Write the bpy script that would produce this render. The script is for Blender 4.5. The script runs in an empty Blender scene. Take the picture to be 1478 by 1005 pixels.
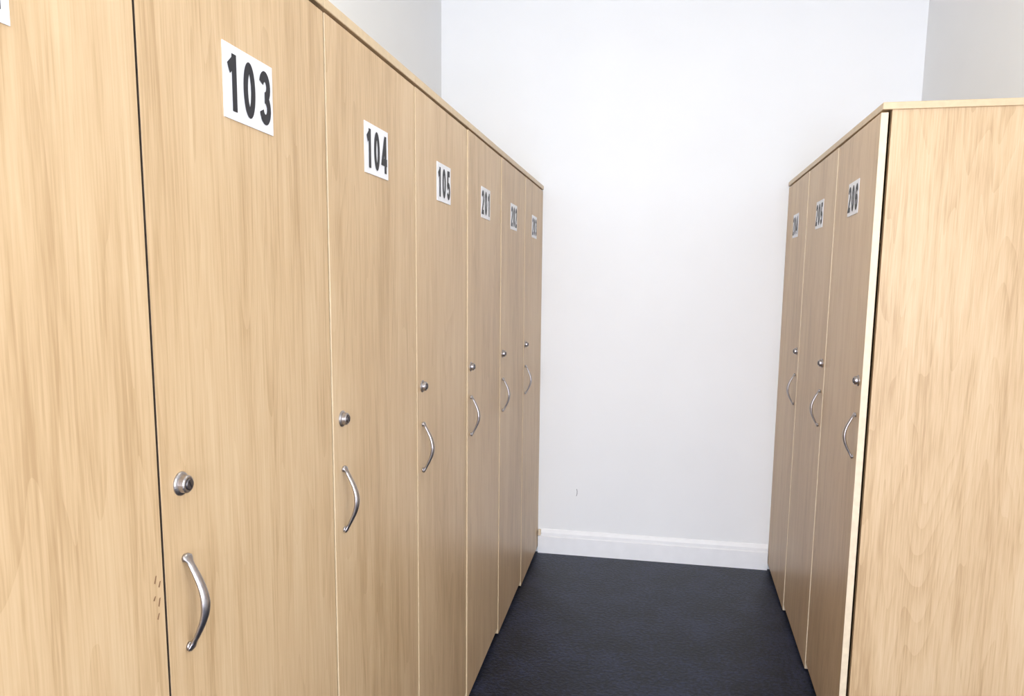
import bpy, bmesh, math, random
import numpy as np
from mathutils import Matrix, Vector
random.seed(3)
H=1.8
# ---------------- camera calibration from measured points ----------------
def Rm(yaw,pitch,roll):
    cz,sz=math.cos(yaw),math.sin(yaw); a=math.pi/2+pitch
    Rz=np.array([[cz,-sz,0],[sz,cz,0],[0,0,1]])
    Rx=np.array([[1,0,0],[0,math.cos(a),-math.sin(a)],[0,math.sin(a),math.cos(a)]])
    cr,sr=math.cos(roll),math.sin(roll)
    Rr=np.array([[cr,-sr,0],[sr,cr,0],[0,0,1]])
    return Rz@Rx@Rr
p0=np.array([900,.23,-.1,0,.57,-3.06,1.3,1.15,.417,.417,1.06,.905,1.58,.5,.5,502.])
sc=np.array([900,.2,.2,.2,1,3,1,1,.4,.4,1,1,1,.5,.5,300])
def proj(p,P):
    R=Rm(p[1],p[2],p[3]); c=R.T@(np.array(P)-p[4:7])
    return 739+p[0]*c[0]/-c[2], p[15]-p[0]*c[1]/-c[2]
def u_at(p,A,B,v):
    a=proj(p,A);b=proj(p,B); return a[0]+(b[0]-a[0])*(v-a[1])/(b[1]-a[1])
def v_at(p,A,B,u):
    a=proj(p,A);b=proj(p,B); return a[1]+(b[1]-a[1])*(u-a[0])/(b[0]-a[0])
def res(p):
    r=[]
    W,w,wr,zl,zh,zt,dl,dr=p[7:15]
    for k,pts in {0:[(785,268),(779,530),(773,795)],1:[(755,250),(752,820)],2:[(724,228),(719,885)],3:[(675,190),(674,980)],4:[(600,125),(603,500),(607,1000)],5:[(465,15),(478,500),(491,1000)],6:[(188,0),(222,560),(249,1000)]}.items():
        for u,v in pts: r.append(u_at(p,(0,-k*w,0),(0,-k*w,H),v)-u)
    for k,pts in {0:[(1137,265),(1107,826)],1:[(1130,860)],2:[(1162,945)],3:[(1274,165),(1247,550),(1217,1000)]}.items():
        for u,v in pts: r.append(u_at(p,(W,-k*wr,0),(W,-k*wr,H),v)-u)
    for u,v in [(480,9),(637,138),(787,266)]: r.append(v_at(p,(0,0,H),(0,-2,H),u)-v)
    for u,v in [(1278,152),(1137,262)]: r.append(v_at(p,(W,0,H),(W,-1.2,H),u)-v)
    for u,v in [(773,800),(748,852),(712,925),(670,1003)]: r.append(v_at(p,(0,0,.02),(0,-1.2,.02),u)-v)
    for u,v in [(1107,828),(1130,862),(1168,975)]: r.append(v_at(p,(W,0,.02),(W,-1,.02),u)-v)
    for u,v in [(778,800),(1107,828)]: r.append(v_at(p,(0,-.015,0),(1,-.015,0),u)-v)
    for u,v in [(1300,149),(1470,142)]: r.append(.7*(v_at(p,(W,-3*wr,H),(W+.4,-3*wr,H),u)-v))
    for k,(u,v) in zip(range(6,0,-1),[(263,697),(497,604),(611,562),(680,530),(726,511),(759,496)]):
        a=proj(p,(0.01,-k*w+.04,zl)); r+= [a[0]-u,a[1]-v]
    for k,(u,v) in zip(range(6,0,-1),[(277,867),(501,722),(611,648),(680,602),(726,570),(758,549)]):
        a=proj(p,(0.005,-k*w+.04,zh)); r+= [a[0]-u,a[1]-v]
    for k,(u,v) in zip(range(6,0,-1),[(358,127),(551,219),(643,263),(702,291),(742,311),(770,326)]):
        a=proj(p,(0,-k*w+.48*w,zt)); r+= [a[0]-u,a[1]-v]
    for k,l,h,t in [(1,(1148,508),(1146,562),(1146,320)),(2,(1186,524),(1182,588),(1182,304)),(3,(1237,551),(1231,630),(1230,280))]:
        a=proj(p,(W-.01,-k*wr+.04,zl)); r+=[a[0]-l[0],a[1]-l[1]]
        a=proj(p,(W-.005,-k*wr+.04,zh)); r+=[a[0]-h[0],a[1]-h[1]]
        a=proj(p,(W,-k*wr+.5*wr,zt)); r+=[a[0]-t[0],a[1]-t[1]]
    r.append(u_at(p,(-dl,0,1),(-dl,0,2.5),60)-637)
    for u,v in [(1340,0),(1332,140)]: r.append(u_at(p,(W+dr,0,1),(W+dr,0,2.5),v)-u)
    r.append((p[15]-502)/20)
    return np.array(r)
p=p0.copy(); lam=1e-2; r=res(p); c=(r@r)
for it in range(120):
    J=np.zeros((len(r),len(p)))
    for i in range(len(p)):
        q=p.copy(); q[i]+=1e-5*sc[i]; J[:,i]=(res(q)-r)/1e-5
    A=J.T@J
    d=np.linalg.solve(A+lam*np.diag(np.diag(A)),-J.T@r)
    q=p+d*sc; rq=res(q)
    if rq@rq<c: p=q;r=rq;c=rq@rq;lam=max(lam/5,1e-9)
    else: lam*=5
f,yaw,pitch,roll,cx,cy,cz,W,w,wr,zl,zh,zt,dl,dr,ppy=[float(x) for x in p]

# ---------------- helpers ----------------
col=bpy.context.scene.collection
def link(o,parent=None):
    col.objects.link(o)
    if parent: o.parent=parent
    return o
def mesh_obj(name,bm,mats,parent=None,smooth=False,recalc=True):
    if recalc: bmesh.ops.recalc_face_normals(bm,faces=bm.faces)
    me=bpy.data.meshes.new(name); bm.to_mesh(me); bm.free()
    for m in mats: me.materials.append(m)
    if smooth:
        for q in me.polygons: q.use_smooth=True
    return link(bpy.data.objects.new(name,me),parent)
def box(bm,a,b,mi=0):
    a,b=[min(x,y) for x,y in zip(a,b)],[max(x,y) for x,y in zip(a,b)]
    vs=[bm.verts.new((x,y,z)) for x in (a[0],b[0]) for y in (a[1],b[1]) for z in (a[2],b[2])]
    fs=[]
    for q in [(0,1,3,2),(4,6,7,5),(0,4,5,1),(2,3,7,6),(0,2,6,4),(1,5,7,3)]:
        fc=bm.faces.new([vs[i] for i in q]); fc.material_index=mi; fs.append(fc)
    return fs
def bevel(o,wd,seg=2):
    m=o.modifiers.new('bevel','BEVEL'); m.width=wd; m.segments=seg; m.limit_method='ANGLE'
def newmat(name):
    m=bpy.data.materials.new(name); m.use_nodes=True; nt=m.node_tree
    return m,nt,nt.nodes['Principled BSDF']
def N(nt,t,**k):
    n=nt.nodes.new(t)
    for a,b in k.items():
        if a in n.inputs: n.inputs[a].default_value=b
        else: setattr(n,a,b)
    return n
def wood(name,dark,mid,light,rough=.40):
    m,nt,b=newmat(name); L=nt.links.new
    tc=N(nt,'ShaderNodeTexCoord'); oi=N(nt,'ShaderNodeObjectInfo')
    add=N(nt,'ShaderNodeVectorMath',operation='ADD'); mul=N(nt,'ShaderNodeVectorMath',operation='SCALE'); mul.inputs['Scale'].default_value=17.
    cmb=N(nt,'ShaderNodeCombineXYZ')
    for i in range(3): L(oi.outputs['Random'],cmb.inputs[i])
    L(cmb.outputs[0],mul.inputs[0]); L(tc.outputs['Object'],add.inputs[0]); L(mul.outputs[0],add.inputs[1])
    def noise(s,scale,det,dist=0.):
        mp=N(nt,'ShaderNodeMapping'); mp.inputs['Scale'].default_value=s; L(add.outputs[0],mp.inputs[0])
        n=N(nt,'ShaderNodeTexNoise'); n.inputs['Scale'].default_value=scale; n.inputs['Detail'].default_value=det; n.inputs['Distortion'].default_value=dist
        L(mp.outputs[0],n.inputs['Vector']); return n
    n1=noise((1,1,.07),28,6,.4)       # medium grain
    n2=noise((1,1,.035),300,3,0)      # fine pores
    n3=noise((1,1,.35),4.,2,.2)       # slow tone drift
    n4=noise((1,1,.10),7.5,2,.3)      # field whose contours give cathedral lines
    def ma(op,a,bv):
        q=N(nt,'ShaderNodeMath',operation=op)
        for i,x in enumerate((a,bv)):
            if isinstance(x,(int,float)): q.inputs[i].default_value=x
            else: L(x,q.inputs[i])
        return q.outputs[0]
    cath=ma('FRACT',ma('MULTIPLY',n4.outputs[0],16.),0)
    cath=ma('POWER',cath,2.0)
    s=ma('ADD',ma('MULTIPLY',n1.outputs[0],.34),ma('MULTIPLY',n2.outputs[0],.36))
    s=ma('ADD',s,ma('MULTIPLY',cath,-.065)); s=ma('ADD',s,ma('MULTIPLY',n3.outputs[0],.30))
    cr=N(nt,'ShaderNodeValToRGB'); e=cr.color_ramp.elements
    e[0].position=.34; e[0].color=(*dark,1); e[1].position=.61; e[1].color=(*light,1)
    k=e.new(.475); k.color=(*mid,1)
    L(s,cr.inputs[0]); L(cr.outputs[0],b.inputs['Base Color'])
    b.inputs['Roughness'].default_value=rough
    bp=N(nt,'ShaderNodeBump'); bp.inputs['Strength'].default_value=.03; L(n2.outputs[0],bp.inputs['Height']); L(bp.outputs[0],b.inputs['Normal'])
    return m
def plain(name,c,rough=.5,metal=0,nscale=40,var=.06,bump=0):
    m,nt,b=newmat(name); L=nt.links.new
    tc=N(nt,'ShaderNodeTexCoord'); n=N(nt,'ShaderNodeTexNoise'); n.inputs['Scale'].default_value=nscale; n.inputs['Detail'].default_value=4
    L(tc.outputs['Object'],n.inputs['Vector'])
    cr=N(nt,'ShaderNodeValToRGB'); e=cr.color_ramp.elements
    e[0].position=.3; e[1].position=.7
    e[0].color=(*[x*(1-var) for x in c],1); e[1].color=(*[min(1,x*(1+var)) for x in c],1)
    L(n.outputs[0],cr.inputs[0]); L(cr.outputs[0],b.inputs['Base Color'])
    b.inputs['Roughness'].default_value=rough; b.inputs['Metallic'].default_value=metal
    if bump:
        bp=N(nt,'ShaderNodeBump'); bp.inputs['Strength'].default_value=bump; bp.inputs['Distance'].default_value=.002; L(n.outputs[0],bp.inputs['Height']); L(bp.outputs[0],b.inputs['Normal'])
    return m
WOOD=wood('maple_laminate',(.45,.30,.16),(.575,.405,.235),(.64,.475,.295))
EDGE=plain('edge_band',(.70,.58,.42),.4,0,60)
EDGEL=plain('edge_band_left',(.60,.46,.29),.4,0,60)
EDGED=plain('edge_gap_shade',(.05,.035,.025),.7,0,60,.4)  # shade of the door gap, painted into the edge colour
DARK=plain('plinth_dark',(.03,.028,.03),.7)
METAL=plain('brushed_nickel',(.42,.40,.41),.33,1,200,.12)
METALD=plain('lock_core_metal',(.16,.15,.16),.4,1,200,.1)
PLATE=plain('white_plastic',(.80,.81,.86),.4,0,30,.02)
BLACK=plain('black_print',(.012,.012,.018),.5)
WALL=plain('painted_wall',(.825,.835,.845),.7,0,3,.012,0)
TRIM=plain('trim_paint',(.85,.855,.87),.4,0,20,.02)
CEIL=plain('ceiling_paint',(.82,.82,.76),.8,0,3,.02)
SCUFF=plain('scuff_mark',(.25,.24,.27),.7)
SCUFFB=plain('scuff_brown',(.22,.12,.06),.7)
FLOOR,nt,b=newmat('dark_vinyl_floor'); L=nt.links.new
tc=N(nt,'ShaderNodeTexCoord')
n1=N(nt,'ShaderNodeTexNoise'); n1.inputs['Scale'].default_value=5; n1.inputs['Detail'].default_value=8; n1.inputs['Roughness'].default_value=.7; L(tc.outputs['Object'],n1.inputs['Vector'])
n2=N(nt,'ShaderNodeTexNoise'); n2.inputs['Scale'].default_value=75; n2.inputs['Detail'].default_value=4; n2.inputs['Roughness'].default_value=.7; L(tc.outputs['Object'],n2.inputs['Vector'])
mx=N(nt,'ShaderNodeMix',data_type='FLOAT'); mx.inputs[0].default_value=.6; L(n1.outputs[0],mx.inputs[2]); L(n2.outputs[0],mx.inputs[3])
cr=N(nt,'ShaderNodeValToRGB'); e=cr.color_ramp.elements; e[0].position=.46; e[0].color=(.0015,.002,.006,1); e[1].position=.60; e[1].color=(.020,.026,.060,1)
L(mx.outputs[0],cr.inputs[0]); L(cr.outputs[0],b.inputs['Base Color'])
b.inputs['Roughness'].default_value=.40; b.inputs['Specular IOR Level'].default_value=.30; b.inputs['Specular Tint'].default_value=(.75,.84,1,1)
bp=N(nt,'ShaderNodeBump'); bp.inputs['Strength'].default_value=.7; bp.inputs['Distance'].default_value=.004; L(n2.outputs[0],bp.inputs['Height']); L(bp.outputs[0],b.inputs['Normal'])

# ---------------- room ----------------
XL=-dl; XR=W+dr; YB=-7.6; ZC=3.0; T=.12
def slab(name,a,b_,mat):
    bm=bmesh.new(); box(bm,a,b_); return mesh_obj(name,bm,[mat])
slab('floor',(XL-T,YB-T,-.1),(XR+T,T,0),FLOOR)
slab('ceiling',(XL-T,YB-T,ZC),(XR+T,T,ZC+.1),CEIL)
wf=slab('wall_far',(XL-T,0,0),(XR+T,T,ZC),WALL)
slab('wall_left',(XL-T,YB,0),(XL,0,ZC),WALL)
# right wall with side window (beyond the end of the right-hand lockers)
sy0,sy1,sz0,sz1=-5.2,-3.2,.85,2.3
bm=bmesh.new()
box(bm,(XR,YB,0),(XR+T,sy0,ZC)); box(bm,(XR,sy1,0),(XR+T,0,ZC))
box(bm,(XR,sy0,0),(XR+T,sy1,sz0)); box(bm,(XR,sy0,sz1),(XR+T,sy1,ZC))
mesh_obj('wall_right',bm,[WALL])
fw=.05
bm=bmesh.new(); a0,a1=XR+.03,XR+.09; sm=(sy0+sy1)/2
box(bm,(a0,sy0,sz0),(a1,sy0+fw,sz1)); box(bm,(a0,sy1-fw,sz0),(a1,sy1,sz1))
box(bm,(a0,sy0+fw,sz0),(a1,sy1-fw,sz0+fw)); box(bm,(a0,sy0+fw,sz1-fw),(a1,sy1-fw,sz1))
box(bm,(a0,sm-.025,sz0+fw),(a1,sm+.025,sz1-fw))
mesh_obj('window_2',bm,[TRIM])
wx0,wx1,wz0,wz1=XL+.25,XR-.25,.45,2.3
bm=bmesh.new()
box(bm,(XL-T,YB-T,0),(wx0,YB,ZC)); box(bm,(wx1,YB-T,0),(XR+T,YB,ZC))
box(bm,(wx0,YB-T,0),(wx1,YB,wz0)); box(bm,(wx0,YB-T,wz1),(wx1,YB,ZC))
mesh_obj('wall_back',bm,[WALL])
bm=bmesh.new()
y0,y1=YB-.09,YB-.03; wm=(wx0+wx1)/2
box(bm,(wx0,y0,wz0),(wx0+fw,y1,wz1)); box(bm,(wx1-fw,y0,wz0),(wx1,y1,wz1))
box(bm,(wx0+fw,y0,wz0),(wx1-fw,y1,wz0+fw)); box(bm,(wx0+fw,y0,wz1-fw),(wx1-fw,y1,wz1))
box(bm,(wm-.025,y0,wz0+fw),(wm+.025,y1,wz1-fw))
mesh_obj('window_1',bm,[TRIM])
def skirt(name,x0,x1):
    prof=[(0,0),(-.018,0),(-.018,.085),(-.012,.089),(-.012,.104),(-.008,.112),(-.004,.12),(0,.122)]
    bm=bmesh.new(); A=[bm.verts.new((x0,y,z)) for y,z in prof]; B=[bm.verts.new((x1,y,z)) for y,z in prof]
    n=len(prof)
    for i in range(n): bm.faces.new([A[i],A[(i+1)%n],B[(i+1)%n],B[i]])
    bm.faces.new(A); bm.faces.new(B[::-1])
    return mesh_obj(name,bm,[TRIM])
bb=skirt('baseboard_far',.003,W-.003)
bm=bmesh.new(); box(bm,(.004,-.032,.095),(.018,-.0125,.122)); o=mesh_obj('end_block',bm,[EDGE],bb); bevel(o,.002,2)

# ---------------- digits ----------------
def arc(cx_,cy_,rx,ry,a0,a1,n=18):
    return [(cx_+rx*math.cos(math.radians(a0+(a1-a0)*i/n)),cy_+ry*math.sin(math.radians(a0+(a1-a0)*i/n))) for i in range(n+1)]
G={'0':[(arc(.28,.5,.17,.405,0,360,32)[:-1],True)],
'1':[([(.36,0),(.36,1)],False),([(.33,.86),(.12,.72)],False)],
'2':[(arc(.28,.70,.18,.205,170,-35)+[(.1,.095),(.50,.095)],False)],
'3':[(arc(.27,.71,.17,.195,165,-95),False),(arc(.27,.30,.18,.205,95,-165),False)],
'4':[([(.38,0),(.38,1)],False),([(.35,.92),(.08,.30),(.53,.30)],False)],
'5':[([(.47,.905),(.17,.905),(.13,.50)]+arc(.27,.30,.18,.205,130,-160),False)],
'6':[(arc(.28,.30,.17,.205,0,360,28)[:-1],True),(arc(.28,.55,.17,.355,25,180)+[(.11,.30)],False)]}
SW=.20
def ribbon(bm,pts,closed,fn,z):
    n=len(pts); Lv=[];Rv=[]
    for i,pt in enumerate(pts):
        P=Vector(pt)
        a=Vector(pts[i-1]) if (i>0 or closed) else None
        c=Vector(pts[(i+1)%n]) if (i<n-1 or closed) else None
        d1=(P-a).normalized() if a is not None else None
        d2=(c-P).normalized() if c is not None else None
        if d1 is None: d1=d2
        if d2 is None: d2=d1
        t=(d1+d2).normalized(); nn=Vector((-t.y,t.x)); k=1/max(.5,nn.dot(Vector((-d1.y,d1.x))))
        Lv.append(bm.verts.new(fn(P+nn*SW/2*k,z))); Rv.append(bm.verts.new(fn(P-nn*SW/2*k,z)))
    for i in range(n if closed else n-1):
        j=(i+1)%n
        bm.faces.new([Lv[i],Lv[j],Rv[j],Rv[i]])
# ---------------- locker parts ----------------
DT=.018; GAP=.0035
def lathe(bm,s,y,z,prof,n=28,mi=0):
    rs=[]
    for r_,h in prof:
        if r_==0: rs.append([bm.verts.new((s*h,y,z))])
        else: rs.append([bm.verts.new((s*h,y+r_*math.cos(2*math.pi*k/n),z+r_*math.sin(2*math.pi*k/n))) for k in range(n)])
    for A,B in zip(rs,rs[1:]):
        for k in range(n):
            a=[A[k%len(A)],A[(k+1)%len(A)]] if len(A)>1 else [A[0]]
            c=[B[(k+1)%len(B)],B[k%len(B)]] if len(B)>1 else [B[0]]
            fc=bm.faces.new(a+c); fc.material_index=mi
def handle(parent,s,y,z):
    bm=bmesh.new(); Lh=.128; n=36; m=14; rings=[]
    def out_(t):
        q=min(1,abs(2*t-1)); 
        return .0035+.023*(0.5+0.5*math.cos(math.pi*q))**.62
    for i in range(n+1):
        t=i/n; zz=(t-.5)*Lh; q=abs(2*t-1)
        out=out_(t)
        wy=.0040+.0038*(1-q)**.7+.0045*math.exp(-((q-.93)/.07)**2)
        th=.0022+.0026*(1-q)
        if i in (0,n): wy*=.5; th*=.5
        dq=1e-3
        t1,t0=min(1,t+dq),max(0,t-dq)
        dx=out_(t1)-out_(t0); dz=(t1-t0)*Lh
        l=math.hypot(dx,dz); nx,nz=dz/l,-dx/l
        rings.append([bm.verts.new((s*(out+nx*th*math.cos(a)),y+wy*math.sin(a),z+zz+nz*th*math.cos(a))) for a in [2*math.pi*k/m for k in range(m)]])
    for A,B in zip(rings,rings[1:]):
        for k in range(m): bm.faces.new([A[k],A[(k+1)%m],B[(k+1)%m],B[k]])
    bm.faces.new(rings[0]); bm.faces.new(rings[-1][::-1])
    for sg in (-1,1):
        lathe(bm,s,y,z+sg*(Lh/2-.006),[(0,0),(.0055,0),(.0052,.003),(0,.004)],16)
    return mesh_obj('handle',bm,[METAL],parent,True)
def lock(parent,s,y,z):
    bm=bmesh.new()
    lathe(bm,s,y,z,[(.0150,0),(.0150,.0015),(.0136,.003),(.0114,.004),(.0110,.010),(.0096,.0115),(.0078,.0118),(.0075,.0105),(0,.0105)],28)
    lathe(bm,s,y,z,[(0,.0106),(.0071,.0106),(.0071,.0130),(.0063,.0137),(0,.0137)],24,1)
    ca,sa=math.cos(.5),math.sin(.5)
    vs=[bm.verts.new((s*x,y+a*ca-b_*sa,z+a*sa+b_*ca)) for x in (.0135,.0142) for a,b_ in ((-.0009,-.0045),(.0009,-.0045),(.0009,.0045),(-.0009,.0045))]
    for q in [(0,1,2,3),(4,5,6,7),(0,1,5,4),(1,2,6,5),(2,3,7,6),(3,0,4,7)]:
        fc=bm.faces.new([vs[i] for i in q]); fc.material_index=2
    return mesh_obj('lock',bm,[METAL,METALD,BLACK],parent,False)
def locker(s,xf,yn,wd,num,depth,ajar):
    root=bpy.data.objects.new('locker',None); link(root); root.location=(xf,yn+wd,0); root.empty_display_size=.1
    xb=-(depth-.004)
    e=.0003
    bm=bmesh.new(); f0=-DT-.003
    t=.018
    box(bm,(s*xb,-e,.03),(s*f0,-t,H-t)); box(bm,(s*xb,-wd+t,.03),(s*f0,-wd+e,H-t))
    box(bm,(s*xb,-t,.03),(s*(xb+.006),-wd+t,H-t))
    box(bm,(s*(xb+.006),-t,.03),(s*f0,-wd+t,.048))
    box(bm,(s*(xb+.006),-t,1.45),(s*(f0-.01),-wd+t,1.468))
    mesh_obj('carcass',bm,[WOOD],root)
    bm=bmesh.new(); box(bm,(s*xb,-e,H-t),(s*.003,-wd-(.004 if (s<0 and num=='206') else -e),H))
    o=mesh_obj('top_board',bm,[WOOD,EDGEL],root)
    for q in o.data.polygons:
        if abs(q.normal.z)<.5: q.material_index=1
    bevel(o,.001,1)
    bm=bmesh.new(); box(bm,(s*(xb+.01),-e,0),(s*(f0-.004),-wd+e,.03)); mesh_obj('plinth',bm,[DARK],root)
    d_bm=bmesh.new()
    box(d_bm,(0,-GAP/2,.02),(s*DT,-wd+GAP/2,H-t-.006))
    for v in d_bm.verts:
        if v.co.z<.1: v.co.z=.031 if v.co.y>-.1 else .007
    d=mesh_obj('door',d_bm,[WOOD,EDGED if num=='103' else (EDGE if s<0 else EDGEL)],root)
    for q in d.data.polygons:
        if abs(q.normal.x)<.5: q.material_index=1
    bevel(d,.0007,2)
    d.location=(-s*DT,0,0); d.rotation_euler=(0,0,s*ajar/wd)
    hp=bpy.data.objects.new('door_fittings',None); link(hp,d); hp.location=(s*DT,0,0); hp.empty_display_size=.02
    handle(hp,s,-wd+.04,zh); lock(hp,s,-wd+.04,zl)
    pw,ph=.128,.096; yc=-wd+.485*wd if s>0 else -wd+.5*wd
    zt_=zt-.005
    if num=='102': yc+=.016; zt_+=.006
    tilt=random.uniform(-.012,.012)
    def fn(P,x):
        a,b_=P; a,b_=a*math.cos(tilt)-b_*math.sin(tilt),a*math.sin(tilt)+b_*math.cos(tilt)
        return (s*x,yc+s*a,zt_+b_)
    bm=bmesh.new()
    c=[(-pw/2,-ph/2),(pw/2,-ph/2),(pw/2,ph/2),(-pw/2,ph/2)]
    A=[bm.verts.new(fn(q,.0002)) for q in c]; B=[bm.verts.new(fn(q,.0014)) for q in c]
    bm.faces.new(A); bm.faces.new(B)
    for i in range(4): bm.faces.new([A[i],A[(i+1)%4],B[(i+1)%4],B[i]])
    mesh_obj('number_plate',bm,[PLATE],hp)
    dh=.074; sp=.0425
    bm=bmesh.new()
    for i,ch in enumerate(num):
        ox=(i-1)*sp
        for j,(pts,cl) in enumerate(G[ch]):
            ribbon(bm,pts,cl,lambda P,z_:fn(((P[0]-.29)*dh*.77+ox,(P[1]-.5)*dh),z_),.0020+.0001*j)
    mesh_obj('number_digits',bm,[BLACK],hp,recalc=False)
    if num=='102':
        bm=bmesh.new()
        for y_,z_,ln in [(-.017,.975,.008),(-.010,.968,.006),(-.020,.955,.004),(-.012,.945,.009),(-.015,.930,.006)]:
            vs=[bm.verts.new((.0004,y_+a,z_+b_)) for a,b_ in ((-.002,0),(.0,-.0015),(.003,ln),(.001,ln))]
            bm.faces.new(vs)
        mesh_obj('door_scuffs',bm,[SCUFFB],hp)
    return root,hp
nums=['203','202','201','105','104','103','102','101']
aj=[.0015,.002,.003,.0015,.0015,.000,.000,.001]
for i,nm in enumerate(nums):
    locker(1,0,-(i+1)*w,w,nm,dl,aj[i])
for i,nm in enumerate(['204','205','206']):
    locker(-1,W,-(i+1)*wr,wr,nm,dr,[.002,.002,.005][i])

bm=bmesh.new()
pts=[(.0,.0),(.003,.012),(.003,.026),(.001,.036)]
for a,c in zip(pts,pts[1:]):
    vs=[bm.verts.new((a[0]-.0015,-.0006,a[1])),bm.verts.new((a[0]+.0015,-.0006,a[1])),bm.verts.new((c[0]+.0015,-.0006,c[1])),bm.verts.new((c[0]-.0015,-.0006,c[1]))]
    bm.faces.new(vs)
so=mesh_obj('wall_scuff',bm,[SCUFF],wf); so.location=(.19,0,.30)

# ---------------- lighting ----------------
em,nt,b=newmat('diffuser'); b.inputs['Emission Color'].default_value=(1,.97,.87,1); b.inputs['Emission Strength'].default_value=1.5; b.inputs['Base Color'].default_value=(.9,.9,.9,1)
def area(name,loc,rot,sx,sy,e_,c,parent=None):
    l=bpy.data.lights.new(name,'AREA'); l.shape='RECTANGLE'; l.size=sx; l.size_y=sy; l.energy=e_; l.color=c
    o=link(bpy.data.objects.new(name,l),parent); o.location=loc; o.rotation_euler=rot; return o
lx=W/2
for yy,en in ((-2.0,11),(-5.0,22)):  # both out of view; the aisle one is added to brighten the walls
    bm=bmesh.new()
    box(bm,(lx-.30,yy-.6,ZC-.04),(lx+.30,yy+.6,ZC-.002))
    fx=mesh_obj('unseen_ceiling_light',bm,[TRIM]); bevel(fx,.008,2)
    bm=bmesh.new(); box(bm,(lx-.27,yy-.57,ZC-.048),(lx+.27,yy+.57,ZC-.041)); mesh_obj('diffuser',bm,[em],fx)
    area('unseen_ceiling_lamp',(lx,yy,ZC-.06),(0,0,0),.5,1.1,en,(1,.97,.84),fx)
area('window_daylight',(wm,YB-.15,(wz0+wz1)/2),(math.radians(90),0,0),wx1-wx0,wz1-wz0,285,(.82,.86,1))
area('side_daylight',(XR+T+.03,sm,(sz0+sz1)/2),(math.radians(90),0,math.radians(90)),sy1-sy0,sz1-sz0,38,(1,.97,.93))
wd_=bpy.data.worlds.new('world'); bpy.context.scene.world=wd_; wd_.use_nodes=True
bg=wd_.node_tree.nodes['Background']; bg.inputs[0].default_value=(.8,.9,1,1); bg.inputs[1].default_value=1.5

# ---------------- camera ----------------
cd=bpy.data.cameras.new('camera'); co=link(bpy.data.objects.new('camera',cd))
cd.sensor_fit='HORIZONTAL'; cd.sensor_width=36; cd.lens=f*36/1478
cd.shift_y=(ppy-502.5)/1478; cd.clip_start=.02
M=Matrix([list(map(float,rw)) for rw in Rm(yaw,pitch,roll)]).to_4x4(); M.translation=(cx,cy,cz); co.matrix_world=M
bpy.context.scene.camera=co
bpy.context.scene.view_settings.view_transform='Standard'
